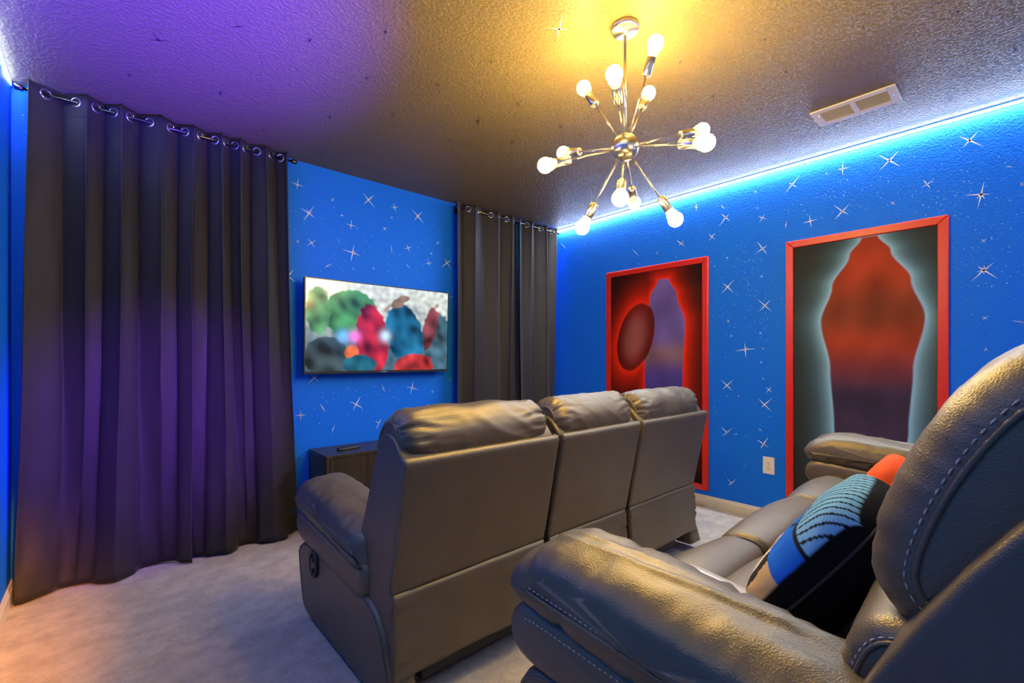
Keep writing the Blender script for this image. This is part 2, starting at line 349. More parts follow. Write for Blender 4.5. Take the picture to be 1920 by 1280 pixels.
def dots(wname, par, clusters, n_free, area, m):
    V = []; F = []
    pts = []
    for (cx, cy, sx, sy, n) in clusters:
        pts += [(random.gauss(cx, sx), random.gauss(cy, sy), random.choice((.8, .8, 1.1, 1.7))) for _ in range(n)]
    pts += [(random.uniform(area[0], area[1]), random.uniform(area[2], area[3]), random.choice((.8, 1, 1.4, 2.4))) for _ in range(n_free)]
    for x, y, r in pts:
        if not (area[0] < x < area[1] and area[2] < y < area[3]): continue
        r *= 0.0011
        v, f = place2d([[(r * math.cos(k * PI / 3), r * math.sin(k * PI / 3)) for k in range(6)]], wname, (x, y), 0.0009)
        n = len(V); V += v; F += [tuple(n + i for i in q) for q in f]
    tag(raw('star_dots', V, F, m, par, False), kind='stuff')
dots('front', wall_front, [(1.0, 2.05, .07, .12, 30), (1.2, 1.92, .05, .16, 40), (1.45, 2.05, .05, .10, 30), (1.62, 1.8, .05, .12, 50), (1.9, 2.0, .06, .15, 40),
     (1.1, .82, .1, .1, 25), (1.35, .86, .10, .06, 40), (1.6, .85, .12, .06, 40), (-.28, 1.6, .02, .5, 40)], 190, (-.32, 3.42, .12, 2.40), M_STAR)
dots('right', wall_right, [(1.30, 1.75, .07, .18, 130), (1.27, 1.4, .06, .12, 70), (.75, 2.15, .16, .07, 130), (.35, 2.05, .12, .1, 110), (.12, 1.75, .1, .25, 160), (1.45, 1.5, .07, .2, 70)],
     260, (-.9, 3.15, .12, 2.38), M_STAR)

# ------------------------------------------------------------ LED strips high on the side walls
for nm, x0, x1, lab in (('led_strip_light', XR - .0035, XR - .0005, 'white LED strip glowing along the top of the wall with the two red-framed posters'),
                        ('led_strip_light', XL + .0005, XL + .0035, 'white LED strip glowing along the top of the left wall beside the curtain rod end')):
    t = empty(nm, ((x0 + x1) / 2, 1.05, ZC - .016), lab, 'led strip')
    cx = (x0 + x1) / 2
    MB().box((x0 - cx, YB + .03 - 1.05, -.007), (x1 - cx, YF - .02 - 1.05, .007)).make('glowing_tape', M_LED, t, False)
    b0, b1 = (x0 - cx, x1 - cx)
    MB().box((b0, YF - .02 - 1.05, -.008), (b1, YF - .008 - 1.05, .008)).make('end_cap', M_PLASTIC, t, False)

# ------------------------------------------------------------ cushions
def roundpoly(P, rad, n):
    """fillet a closed polygon (rad scalar or per corner), resample to n equally spaced points"""
    P = [Vector(p) for p in P]; k = len(P); out = []
    for i in range(k):
        a, b, c = P[i - 1], P[i], P[(i + 1) % k]
        r = rad[i] if isinstance(rad, (list, tuple)) else rad
        da = min(r, (a - b).length * .5); dc = min(r, (c - b).length * .5)
        p0 = b + (a - b).normalized() * da; p1 = b + (c - b).normalized() * dc
        m = 7
        for j in range(m):
            t = j / (m - 1); out.append((1 - t) ** 2 * p0 + 2 * t * (1 - t) * b + t * t * p1)
    pts = [out[0]]
    for p in out[1:]:
        if (p - pts[-1]).length > 1e-5: pts.append(p)
    if (pts[0] - pts[-1]).length < 1e-5: pts.pop()
    L = [0]
    for i in range(len(pts)): L.append(L[-1] + (pts[(i + 1) % len(pts)] - pts[i]).length)
    T = L[-1]; res = []; j = 0
    for i in range(n):
        s = T * i / n
        while L[j + 1] < s: j += 1
        t = (s - L[j]) / max(1e-9, L[j + 1] - L[j]); res.append(pts[j].lerp(pts[(j + 1) % len(pts)], t))
    return res
def normals2(P):
    n = len(P); area = sum(P[i].x * P[(i + 1) % n].y - P[(i + 1) % n].x * P[i].y for i in range(n)); s = 1 if area > 0 else -1
    out = []
    for i in range(n):
        t = (P[(i + 1) % n] - P[i - 1]).normalized(); out.append(Vector((t.y, -t.x)) * s)
    return out
class Cushion:
    """a soft block: side-view profile (y, z) swept along x with rounded ends"""
    def __init__(s, prof, x0, x1, r=.03, rad=.03, n=48, nx=26, wr=0.0, crown=0.0, seed=0, pucker=1.0, taper=None, freq=1.0, re=None, lump=.7, fold=.28):
        s.lump, s.fold = lump, fold
        s.P = roundpoly(prof, rad, n); s.N = normals2(s.P); s.x0, s.x1, s.r, s.n = x0, x1, r, n
        s.c = sum(s.P, Vector((0, 0))) / n; s.wr, s.crown, s.seed, s.pucker, s.taper, s.freq = wr, crown, seed, pucker, taper, freq
        s.nx = nx; s.re = r if re is None else re
    def ring(s, x, e, out=0.0):
        s0 = 1.0
        if s.taper: s0 = s.taper((x - s.x0) / (s.x1 - s.x0))
        return [Vector((x, (s.c + (p - s.c) * s0 - nn * (e - out)).x, (s.c + (p - s.c) * s0 - nn * (e - out)).y)) for p, nn in zip(s.P, s.N)]
    def build(s, name, m, parent):
        st = []
        K = 7
        for i in range(K):
            b = PI / 2 * i / K; st.append((s.x0 + s.r * (1 - math.cos(b)), s.re * (1 - math.sin(b))))
        for i in range(s.nx + 1): st.append((s.x0 + s.r + (s.x1 - s.x0 - 2 * s.r) * i / s.nx, 0.0))
        for i in range(K - 1, -1, -1):
            b = PI / 2 * i / K; st.append((s.x1 - s.r * (1 - math.cos(b)), s.re * (1 - math.sin(b))))
        V = []; n = s.n; W = s.x1 - s.x0
        for (x, e) in st:
            u = (x - s.x0) / W; d = min(x - s.x0, s.x1 - x)
            cr = s.crown * (1 - (2 * u - 1) ** 2)
            for j, p in enumerate(s.ring(x, e)):
                nn = Vector((0, s.N[j].x, s.N[j].y)); dd = cr
                if s.wr:
                    q = Vector((x * 14 * s.freq + s.seed * 7.1, p.y * 26 * s.freq, p.z * 26 * s.freq))
                    k = math.exp(-d / (.09 * s.pucker)); fq = s.freq
                    a1 = 1 - abs(noise.noise(Vector((d * 9 * fq + s.seed, j / n * 46 * fq ** .5, s.seed * 3.3)))) * 2.6
                    a2 = noise.noise(q * .45); a3 = 1 - abs(noise.noise(Vector((x * 9 * fq + p.z * 14 * fq, p.z * 5 - x * 3, s.seed * 1.7)))) * 3.2
                    dd += s.wr * (k * a1 * .9 + a2 * s.lump + max(a3, 0) * s.fold)
                V.append(p + nn * dd)
        F = []
        R = len(st)
        for i in range(R - 1):
            for j in range(n):
                F.append((i * n + j, i * n + (j + 1) % n, (i + 1) * n + (j + 1) % n, (i + 1) * n + j))
        for end in (0, 1):
            b = 0 if end == 0 else (R - 1) * n; c = sum((V[b + j] for j in range(n)), Vector()) / n
            prev = b; sg = -1 if end == 0 else 1
            for t in (.7, .35):
                nb = len(V)
                for j in range(n):
                    p = V[b + j].lerp(c, 1 - t); p = p + Vector((sg * s.r * .10 * (1 - t), 0, 0)); V.append(p)
                for j in range(n):
                    q = (prev + j, nb + j, nb + (j + 1) % n, prev + (j + 1) % n); F.append(q if end == 0 else q[::-1])
                prev = nb
            V.append(c + Vector((sg * s.r * .1, 0, 0))); k = len(V) - 1
            for j in range(n):
                q = (prev + j, k, prev + (j + 1) % n); F.append(q if end == 0 else q[::-1])
        o = raw(name, V, F, m, parent)
        bm = bmesh.new(); bm.from_mesh(o.data); bmesh.ops.recalc_face_normals(bm, faces=bm.faces); bm.to_mesh(o.data); bm.free()
        o.data.polygons.foreach_set('use_smooth', [True] * len(o.data.polygons))
        return o
    def edge(s, end=0, b=35, out=0.0, lo=0, hi=1, closed=None):
        """3-D path round the end (end 0 = low x), b degrees up the rounded edge"""
        a = math.radians(b); dx = s.r * (1 - math.cos(a)); e = s.re * (1 - math.sin(a))
        x = s.x0 + dx if end == 0 else s.x1 - dx
        R = s.ring(x, e, out); k0, k1 = int(lo * s.n), int(hi * s.n)
        if out: R = [p + Vector(((-1 if end == 0 else 1) * out * .7, 0, 0)) for p in R]
        return [R[i % s.n] for i in range(k0, k1 + (0 if hi - lo >= 1 else 1))]
def resample(path, step, closed):
    P = list(path) + ([path[0]] if closed else []); out = []; acc = 0
    for a, b in zip(P, P[1:]):
        L = (b - a).length
        while acc < L:
            out.append((a.lerp(b, acc / L), (b - a).normalized())); acc += step
        acc -= L
    return out
def stitches(paths, parent, step=.013, ln=.0085, r=.0016, m=None, closed=True):
    V = []; F = []
    for path in paths:
        for p, t in resample(path, step, closed):
            u = t.cross(Vector((1, .3, .2))).normalized(); w_ = t.cross(u); b = len(V)
            for s_, k in ((-ln / 2, .35), (0, 1), (ln / 2, .35)):
                for j in range(5):
                    an = 2 * PI * j / 5; V.append(p + t * s_ + (u * math.cos(an) + w_ * math.sin(an)) * r * k)
            for i in (0, 1):
                for j in range(5): F.append((b + i * 5 + j, b + i * 5 + (j + 1) % 5, b + i * 5 + 5 + (j + 1) % 5, b + i * 5 + 5 + j))
    return tag(raw('stitching', V, F, m or M_THREAD, parent), kind='stuff')
def piping(path, parent, r=.004, closed=True, name='piping'):
    return MB().tube(path, r, 7, closed).make(name, M_LEATHER, parent)

# ------------------------------------------------------------ reclining sofas (local x along the wall, y forward to the screen)
def build_sofa(loc, label, arm, yf, arm_z, secs, W, back, seat_z, pad_y=.33, z0=.035):
    t = empty('reclining_sofa', loc, label, 'sofa', None)
    az_f, az_b = arm_z                                   # crest of arm front / back
    # --- arms
    for side in (0, 1):
        xo = 0 if side == 0 else W - arm                 # arm spans xo .. xo+arm
        dz = az_f - .70
        # lower side panel, bowed front edge and curved rear edge
        sp = Cushion([(.055, z0), (yf - .07, z0), (yf - .005, .25), (yf - .01, .40 + dz), (yf - .1, .44 + dz), (.36, .45 + dz - .01), (.26, .43 + dz), (.14, .385 + dz), (.07, .2 + dz)],
                     xo + (.008 if side == 0 else arm - .105), xo + (.105 if side == 0 else arm - .008), r=.022, rad=[.02, .06, .15, .06, .1, .1, .12, .12, .12], n=52, nx=8, wr=.0015, seed=side + loc[0])
        o = sp.build('side_panel', M_LEATHER, t)
        # middle roll
        bd = Cushion([(pad_y + .02, .405 + dz - .01), (yf - .03, .43 + dz), (yf + .02, .47 + dz), (yf + .015, .535 + dz), (yf - .04, .575 + dz), (pad_y - .03, .555 + dz - .02), (pad_y - .03, .44 + dz - .02)],
                     xo, xo + arm, r=.035, rad=.05, n=56, nx=8, wr=.0022, seed=3 + side + loc[0])
        b_ = bd.build('arm_roll', M_LEATHER, t)
        # puffy pad
        pd = Cushion([(pad_y - .03, .525 + dz - .03), (yf - .05, .545 + dz), (yf + .025, .585 + dz), (yf + .02, .63 + dz), (yf - .07, az_f + .005), (yf - .22, az_f + .004), (yf - .5, (az_f + az_b) / 2 + .005), (pad_y, az_b)],
                     xo - .012, xo + arm + .012, r=.10, re=.058, rad=[.03, .04, .05, .07, .14, .2, .2, .05], n=84, nx=12, wr=.010, freq=1.4, lump=.2, fold=.75, crown=.006, seed=11 + side * 5 + loc[0], pucker=1.3)
        p_ = pd.build('arm_pad', M_LEATHER, t)
        for end in ((0,) if side == 0 else (1,)):
            xs = pd.x0 - .006 if end == 0 else pd.x1 + .006; k0, k1 = int(.03 * pd.n), int(.43 * pd.n)
            e1 = pd.ring(xs, pd.re * 1.22)[k0:k1]; e2 = pd.ring(xs, pd.re * 1.40)[k0:k1]
            piping(e1, p_, .0042, False); stitches([e2], p_, closed=False)
            stitches([bd.edge(end, 4, .0015, .52, .96)], b_, closed=False)
            piping([v for v in sp.edge(end, 25, .0012)], o, .003)
        if side == 0:
            h = empty_part = None
            hx = xo + .005; hy, hz = yf - .23, .385 + dz
            ring = [(hx - .004, hy + .036 * math.cos(a), hz + .050 * math.sin(a)) for a in [2 * PI * i / 28 for i in range(28)]]
            hd = MB().tube(ring, .008, 8, True).make('recline_handle', M_PLASTIC, t)
            MB().lathe([(.034, 0), (.034, .004)], (0, 0, 0), (-1, 0, 0), 24).make('handle_recess', M_SLOT, hd).location = (hx + .003, hy, hz)
            hd.children[0].scale = (1, 1, 1.35)
            MB().box((hx - .012, hy - .03, hz - .012), (hx + .002, hy + .004, hz + .014)).box((hx - .012, hy - .004, hz - .030), (hx + .002, hy + .012, hz + .028)).make('pull_lever', M_PLASTIC, hd, bevel=.004)
    # --- base and seats
    MB().box((arm * .8, .14, z0), (W - arm * .8, yf - .12, .27)).make('seat_base', M_LDARK, t, bevel=.01)
    for i, (a, b) in enumerate(secs):
        a2 = max(a, arm + .004); b2 = min(b, W - arm - .004)
        st = Cushion([(.20, .26), (yf - .27, .27), (yf - .235, .33), (yf - .235, seat_z - .03), (yf - .27, seat_z), (.5 * yf, seat_z + .004), (.20, seat_z - .03)],
                     a2 + .002, b2 - .002, r=.035, rad=[.02, .03, .03, .05, .07, .2, .05], n=48, nx=22, wr=.003, crown=.022, seed=21 + i + loc[0])
        so = st.build('seat_cushion', M_LEATHER, t)
        ft = Cushion([(yf - .225, .10), (yf - .09, .08), (yf - .045, .20), (yf - .035, seat_z - .08), (yf - .08, seat_z - .012), (yf - .15, seat_z + .004), (yf - .215, seat_z - .01), (yf - .228, seat_z - .06)],
                     a2 + .002, b2 - .002, r=.030, rad=[.03, .05, .1, .08, .08, .07, .05, .04], n=52, nx=22, wr=.003, crown=.020, seed=31 + i + loc[0])
        fo = ft.build('footrest_pad', M_LEATHER, t)
        for end in ((1,) if i == 0 else (0, 1) if i == 1 else (0,)):
            stitches([st.edge(end, 60, .0012)], so); stitches([ft.edge(end, 60, .0012)], fo)
            piping(st.edge(end, 40, .001), so, .0028); piping(ft.edge(end, 40, .001), fo, .0028)
    # --- backrests
    for i, (a, b) in enumerate(secs):
        fr = Cushion(back['frame'], a + .004, b - .004, r=.012, rad=back.get('frame_rad', .05), n=52, nx=10, wr=.0012, seed=41 + i)
        fo = fr.build('backrest_frame', M_LDARK if back.get('dark') else M_LEATHER, t)
        pn = Cushion(back['panel'], a - .002, b + .002, r=.012, rad=.012, n=56, nx=26, wr=.0022, seed=51 + i + loc[0], pucker=.7)
        po = pn.build('back_panel', M_LEATHER, t)
        for end in (0, 1): stitches([pn.edge(end, 62, .0006)], po, .015, .007, .0009)
        sk = Cushion(back['skirt'], a + .002, b - .002, r=.010, rad=.012, n=48, nx=26, wr=.0085, seed=61 + i + loc[0], pucker=.8, freq=.45)
        sk.build('back_skirt', M_LEATHER, t)
        hc = Cushion(back['head'], a + back['hx'][i][0], b - back['hx'][i][1], r=back.get('hr', .055), rad=back['head_rad'], n=88, nx=46, wr=back.get('hw', .0085), crown=.012, seed=71 + i * 3 + loc[0], pucker=1.0, freq=back.get('hf', 1))
        ho = hc.build('head_cushion', M_LEATHER, t)
        lc = Cushion(back['lumbar'], a + back['hx'][i][0], b - back['hx'][i][1], r=.04, rad=.06, n=56, nx=30, wr=.005, crown=.01, seed=91 + i + loc[0])
        lo_ = lc.build('lumbar_cushion', M_LEATHER, t)
        for end in (0, 1):
            e1 = hc.edge(end, back.get('pb', 22), .001); e2 = hc.edge(end, back.get('pb', 22) + 9, .002)
            piping(e1, ho, .0045); stitches([e2], ho, .016, .010, .0016)
            piping(lc.edge(end, 22, .001), lo_, .004); stitches([lc.edge(end, 32, .0015)], lo_)
    return t

S1 = (0.64, 1.214, 0)
SK = .886
def sk(P): return [(y * SK, z * SK + .1284) for y, z in P]
back1 = dict(
    frame=[(.03, .775), (.105, .28), (.33, .28), (.385, .42), (.32, .56), (.235, .78), (.19, .865), (.10, .86)], frame_rad=[.01, .01, .03, .08, .1, .1, .05, .03],
    panel=[(.000, .782), (.022, .793), (.045, .780), (.120, .295), (.100, .288)],
    skirt=[(.096, .292), (.128, .292), (.110, -.008), (.082, -.012)],
    head=[(.045, .76), (.035, .85), (.085, .932), (.17, .938), (.25, .88), (.285, .76), (.20, .70), (.12, .72)], head_rad=.09, hx=[(.012, .02), (.012, .012), (.015, .03)], hw=.012,
    lumbar=[(.15, .71), (.285, .72), (.335, .60), (.40, .46), (.36, .38), (.20, .40)])
secs1 = [(.022, .701), (.728, 1.279), (1.307, 1.975)]
for k_ in ('frame', 'panel', 'skirt', 'head', 'lumbar'): back1[k_] = sk(back1[k_])
back1['lumbar'] = [(y, z - (.10 if z < .55 else 0)) for y, z in back1['lumbar']]; back1['frame'][1] = (.118, .20); back1['frame'][2] = (.30, .20)
build_sofa(S1, 'dark grey leather three-seat reclining sofa seen from behind, standing before the black cabinet', .20, .956, (.60, .52), secs1, 2.02, back1, .46, .28)
S2 = (0.71, -0.10, 0)
back2 = dict(
    frame=[(-.06, .80), (.02, .14), (.20, .14), (.30, .45), (.265, .64), (.205, .76), (.15, .86), (.09, .955), (.02, 1.03), (-.05, 1.04)], frame_rad=.06,
    panel=[(-.105, 1.02), (-.085, 1.04), (-.055, 1.03), (.035, .295), (.015, .288)],
    skirt=[(.015, .292), (.043, .292), (.025, .03), (.0, .022)],
    head=[(.02, .78), (-.05, .95), (-.045, 1.12), (.01, 1.165), (.09, 1.150), (.155, 1.085), (.212, .98), (.25, .87), (.255, .80), (.215, .735), (.10, .74)], head_rad=.07, hr=.07, hw=.005, pb=12,
    hx=[(.075, .02), (.015, .015), (.02, .06)],
    lumbar=[(.10, .745), (.235, .755), (.285, .70), (.30, .58), (.33, .46), (.28, .39), (.15, .40)])
secs2 = [(.045, .955), (.965, 1.655), (1.665, 2.40)]
s2 = build_sofa(S2, 'dark grey leather three-seat reclining sofa nearest the camera, with cushions on its seat', .235, .90, (.70, .645), secs2, 2.445, back2, .505, .20, -.03)
# the rear sofa stands on the platform: bring it to true size about the viewpoint height
NEAR = .8
def near(x, y, z): return (x * NEAR, y * NEAR, 1.126 + (z - 1.126) * NEAR)
s2.location = near(*S2)
def shrink(o):
    for c in o.children:
        if c.data.users == 1: c.data.transform(Matrix.Scale(NEAR, 4))
        c.location = c.location * NEAR; shrink(c)
shrink(s2)

# ------------------------------------------------------------ curtains
ROD_Y, ROD_Z = 3.105, 2.388
def rod(x0, x1, label):
    t = empty('curtain_rod', ((x0 + x1) / 2, ROD_Y, ROD_Z), label, 'curtain rod'); c = (x0 + x1) / 2
    MB().tube([(x0 - c, 0, 0), (x1 - c, 0, 0)], .0075, 14).make('pole', M_ROD, t)
    for s, x in ((-1, x0 - c), (1, x1 - c)):
        MB().lathe([(.006, -.004), (.0125, -.003), (.0135, 0), (.0135, .022), (.011, .026), (.004, .027)], (x, 0, 0), (s, 0, 0), 18).make('finial', M_ROD, t)
        MB().box((x - s * .035 - .005, 0, -.006), (x - s * .035 + .005, YF - ROD_Y, .006)).box((x - s * .035 - .012, YF - ROD_Y - .004, -.03), (x - s * .035 + .012, YF - ROD_Y, .03)).make('wall_bracket', M_ROD, t, bevel=.001)
    return t
rod(-.285, .895, 'long dark metal curtain rod at the ceiling above the wide left curtains')
rod(2.185, 3.385, 'dark metal curtain rod at the ceiling above the right-hand curtains near the corner')
def curtain(x0, x1, n, label, flare=(0, 0), amp=.048, seed=0, widen=None, bot=.012, top=2.428):
    t = empty('curtain', ((x0 + x1) / 2, ROD_Y, 0), label, 'curtain'); c = (x0 + x1) / 2
    NU, NV = int(n * 26) + 1, 70
    widen = widen or (lambda u: u)
    def pt(u, v):
        # v = 0 bottom, 1 top
        low = 1 - v
        u_ = widen(u) + .028 * math.sin(u * 9 + seed * 2.3) * min(1, u * 6) * min(1, (1 - u) * 6)
        ph = 2 * PI * n * u_ + PI * .5 + low * 1.3 * noise.noise(Vector((u * n * .8, low * 1.1, seed)))
        A = amp * (1 + .55 * low * noise.noise(Vector((u * n * .9, .3, seed + 5))) - .1 * low) + .012 * low
        lb = low ** 1.1 * .85
        y = -A * (math.sin(ph) * (1 - lb) + math.sin(ph * .5 + seed) * lb * 1.15)
        x = x0 + (x1 - x0) * u + .016 * math.sin(2 * ph) * (.4 + .6 * v)
        x += (flare[0] * (1 - u) + flare[1] * u) * low ** 1.3
        x += .02 * low * noise.noise(Vector((u * 4, low * 2, seed + 9)))
        if low > .6:   # the cloth gathers on the carpet
            g = (low - .6) / .4
            y += .016 * g * noise.noise(Vector((u * n * 3, low * 9, seed + 2))) - .02 * g * g
        y += .0022 * noise.noise(Vector((u * n * 5, v * 14, seed)))
        y = min(max(y, -.10), .078)
        z = bot + (top - bot) * v - .008 * (math.sin(ph) * .5 + .5) * (v > .999) + .014 * low ** 8 * noise.noise(Vector((u * n * 1.6, 0, seed)))
        return Vector((x - c, y, max(z, .006)))
    V = [pt(i / (NU - 1), j / NV) for j in range(NV + 1) for i in range(NU)]
    F = [(j * NU + i, j * NU + i + 1, (j + 1) * NU + i + 1, (j + 1) * NU + i) for j in range(NV) for i in range(NU - 1)]
    cl = raw('cloth_panel', V, F, M_CURT, t)
    so = cl.modifiers.new('thick', 'SOLIDIFY'); so.thickness = .0025; so.offset = 0
    # header seam and hem seam
    for v in (.955, .045):
        P = [pt(i / (NU - 1), v) + Vector((0, -.0018, 0)) for i in range(NU)]
        MB().tube(P, .0011, 5).make('hem_seam', M_CURT, cl)
    vr = (ROD_Z - bot) / (top - bot)
    # eyelets where the cloth crosses the pole
    prev = pt(0, vr)
    k = 0
    for i in range(1, 400):
        q = pt(i / 400, vr)
        if prev.y * q.y <= 0 and prev.y != q.y:
            d = (q - prev).normalized(); nrm = Vector((-d.y, d.x, 0)); m = (prev + q) / 2
            m = Vector((m.x, 0, ROD_Z)) ; up = Vector((0, 0, 1))
            for sgn in (-1,):
                ring = [m + nrm * .0022 * sgn + d * .0215 * math.cos(a) + up * .0215 * math.sin(a) for a in [2 * PI * j / 24 for j in range(24)]]
                MB().tube(ring, .0042, 8, True).make('eyelet', M_CHROME, t)
        prev = q
    return t
curtain(-.262, .356, 3.9, 'wide charcoal blackout curtain at the far left, next to the left wall', flare=(-.045, .0), amp=.046, seed=1, widen=lambda u: u ** 1.12)
curtain(.374, .862, 4.1, 'charcoal blackout curtain with narrow folds, second from the left wall, beside the screen wall', flare=(.0, .075), amp=.042, seed=4)
curtain(2.145, 2.868, 3.5, 'charcoal blackout curtain right of the television', amp=.040, seed=8, flare=(.0, .0))
curtain(2.84, 3.335, 2.9, 'charcoal blackout curtain in the corner next to the lit LED strip end', amp=.038, seed=13)

# ------------------------------------------------------------ flat prints
def print_mesh(name, w_, h_, nu, nv, fn, m, parent, frame):
    """grid in a plane; frame(u,v)->Vector; fn(x metres, y metres)->rgb linear"""
    V = [frame(i / nu, j / nv) for j in range(nv + 1) for i in range(nu + 1)]
    F = [(j * (nu + 1) + i, j * (nu + 1) + i + 1, (j + 1) * (nu + 1) + i + 1, (j + 1) * (nu + 1) + i) for j in range(nv) for i in range(nu)]
    o = raw(name, V, F, m, parent, False)
    at = o.data.color_attributes.new('print', 'FLOAT_COLOR', 'POINT'); buf = []
    for j in range(nv + 1):
        for i in range(nu + 1):
            c = fn(i / nu * w_, j / nv * h_); buf += [c[0], c[1], c[2], 1.0]
    at.data.foreach_set('color', buf)
    return o
def sm(a, b, x):
    t = max(0.0, min(1.0, (x - a) / (b - a))); return t * t * (3 - 2 * t)
def mixc(a, b, t): return tuple(p + (q - p) * t for p, q in zip(a, b))
def blob(x, y, cx, cy, rx, ry, rot=0):
    dx, dy = x - cx, y - cy; c, s = math.cos(rot), math.sin(rot); u, v = (dx * c + dy * s) / rx, (-dx * s + dy * c) / ry
    return (math.hypot(u, v) - 1) * min(rx, ry)
def vase(x, y, pts, cx):
    """signed distance-ish to a turned shape: pts = (y, half width)"""
    if y <= pts[0][0]: return max(abs(x - cx) - pts[0][1], 0) + (pts[0][0] - y)
    if y >= pts[-1][0]: return math.hypot(max(abs(x - cx) - pts[-1][1], 0), y - pts[-1][0])
    for (a, wa), (b, wb) in zip(pts, pts[1:]):
        if a <= y <= b:
            t = (y - a) / (b - a); t = t * t * (3 - 2 * t); return abs(x - cx) - (wa + (wb - wa) * t)
PA = [(.12, .10), (.45, .16), (.85, .17), (1.25, .19), (1.48, .12), (1.62, .05)]
def poster_a(x, y):
    # plain stand-in: a violet-blue rounded column and a dark red oval in a red glow
    d1 = vase(x, y, PA, .52); d2 = blob(x, y, .25, 1.15, .17, .30, -.30)
    d = min(d1, d2)
    bg = (.010, .006, .003)
    gl = mixc(bg, (1.0, .03, .004), math.exp(-max(d, 0) / .060) * .97)
    if d > .006: return gl
    k = .8 + .35 * noise.noise(Vector((x * 6, y * 4, 1)))
    if d2 <= .006: return mixc(tuple(q * k for q in mixc((.34, .10, .085), (.20, .015, .010), sm(-.12, -.01, d2))), gl, sm(-.006, .006, d2) if d1 > 0 else 0)
    c = mixc((.09, .065, .36), (.20, .15, .52), sm(.8, 1.3, y) )
    c = mixc(c, (.34, .20, .18), math.exp(-((y - 1.0) / .10) ** 2) * .8)
    return mixc(tuple(q * k for q in c), gl, sm(-.006, .006, d1))
PB = [(.15, .10), (.55, .18), (.90, .20), (1.20, .25), (1.42, .19), (1.60, .10), (1.70, .04)]
def poster_b(x, y):
    # plain stand-in: a tall rounded column fading from red to purple in a pale blue glow
    d = vase(x, y, PB, .405)
    bg = (.022, .016, .009)
    gl = mixc(mixc(bg, (.05, .12, .15), math.exp(-max(d, 0) / .13)), (.30, .62, .88), math.exp(-max(d, 0) / .032) * .97)
    if d > .006: return gl
    red = (.46, .055, .020); pur = (.060, .040, .095)
    c = mixc(pur, red, sm(.72, 1.12, y))
    c = mixc(c, (.11, .05, .025), .6 * math.exp(-((y - 1.25) / .16) ** 2))
    k = .8 + .35 * noise.noise(Vector((x * 8, y * 5, 4)))
    return mixc(tuple(q * k for q in c), gl, sm(-.006, .006, d))
def poster(y0, y1, z0, z1, fn, label, fw=.045):
    """hangs on the right wall; y0 = edge nearer the corner"""
    cy, cz = (y0 + y1) / 2, (z0 + z1) / 2
    t = empty('framed_poster', (XR, cy, z0), label, 'poster'); H = z1 - z0; Wd = (y0 - y1); X = -.022
    def rail(P):
        # mitred rail: outer and inner edge points
        (a, b, c, d) = P; v = [(0, *a), (0, *b), (0, *c), (0, *d), (X, *a), (X, *b), (X, *c), (X, *d)]
        mid = [((a[0] + c[0]) / 2, 0)]
        o = raw('frame_rail', v, [(0, 1, 2, 3), (7, 6, 5, 4), (0, 4, 5, 1), (1, 5, 6, 2), (2, 6, 7, 3), (3, 7, 4, 0)], M_RED, t, False)
        bv = o.modifiers.new('bevel', 'BEVEL'); bv.width = .004; bv.segments = 2
    A, B = Wd / 2, -Wd / 2
    rail([(A, 0), (B, 0), (B + fw, fw), (A - fw, fw)]); rail([(A, H), (A - fw, H - fw), (B + fw, H - fw), (B, H)])
    rail([(A, 0), (A - fw, fw), (A - fw, H - fw), (A, H)]); rail([(B, 0), (B, H), (B + fw, H - fw), (B + fw, fw)])
    iw, ih = Wd - 2 * fw + .004, H - 2 * fw + .004
    print_mesh('print_sheet', iw, ih, 170, 360, fn, M_PRINT, t, lambda u, v: Vector((-.006, iw / 2 - u * iw, fw - .002 + v * ih)))
    return t
poster(2.534, 1.592, .121, 1.910, poster_a, 'black wall poster in a red frame with a red glow, nearer the corner curtain')
poster(1.060, .266, .121, 1.912, poster_b, 'black wall poster in red frame with pale blue glow, right of power outlet')

# ------------------------------------------------------------ television
SHAPES = [((.05, .20, .07), .30, .40, .19, .16, .2), ((.08, .24, .10), .08, .40, .08, .16, 0), ((.04, .10, .14), 1.0, .20, .11, .24, -.2), ((.16, .04, .05), .93, .32, .06, .18, -.3),
          ((.03, .05, .06), .14, .10, .15, .13, 0), ((.34, .015, .03), .46, .22, .12, .25, .1), ((.01, .10, .20), .72, .26, .15, .24, .3),
          ((.20, .13, .09), .66, .50, .10, .03, .5), ((.55, .12, .03), .31, .13, .05, .05, 0), ((.01, .09, .13), .37, .04, .12, .07, 0), ((.40, .03, .03), .80, .03, .17, .09, 0)]
def screen(x, y):
    u, v = x / 1.08, y / .60
    n1 = noise.noise(Vector((u * 9, v * 6, 2))); n2 = noise.noise(Vector((u * 26, v * 16, 7)))
    c = mixc((.05, .11, .15), (.56, .60, .56), sm(.15, 1.0, v + n1 * .3)); c = tuple(q * (1 + n2 * .5) for q in c)
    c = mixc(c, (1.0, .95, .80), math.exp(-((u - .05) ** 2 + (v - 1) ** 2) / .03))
    def put(c, col, d, s=.012): return mixc(c, col, 1 - sm(-s, s, d + n2 * .012))
    for (col, cx, cy, rx, ry, ro) in SHAPES:
        k = 1 + .9 * n1 + .9 * noise.noise(Vector((u * 15, v * 8 + u * 5, cx * 9)))
        c = put(c, tuple(q * max(.25, k) for q in col), blob(x, y, cx, cy, rx, ry, ro), .007)
    for (a, b, k) in ((.25, .24, (.15, .5, 1.0)), (.56, .25, (.5, .75, 1.0)), (.33, .24, (.9, .2, .7))):
        c = mixc(c, k, math.exp(-((x - a) ** 2 + (y - b) ** 2) / .0016))
    return c
tv = empty('television', (1.517, 3.10, 1.345), 'wide flat television with a colourful picture mounted on the blue starry wall', 'television')
tv.rotation_euler = (math.radians(1.6), 0, math.radians(0.0))
TW, TH = 1.108, .632
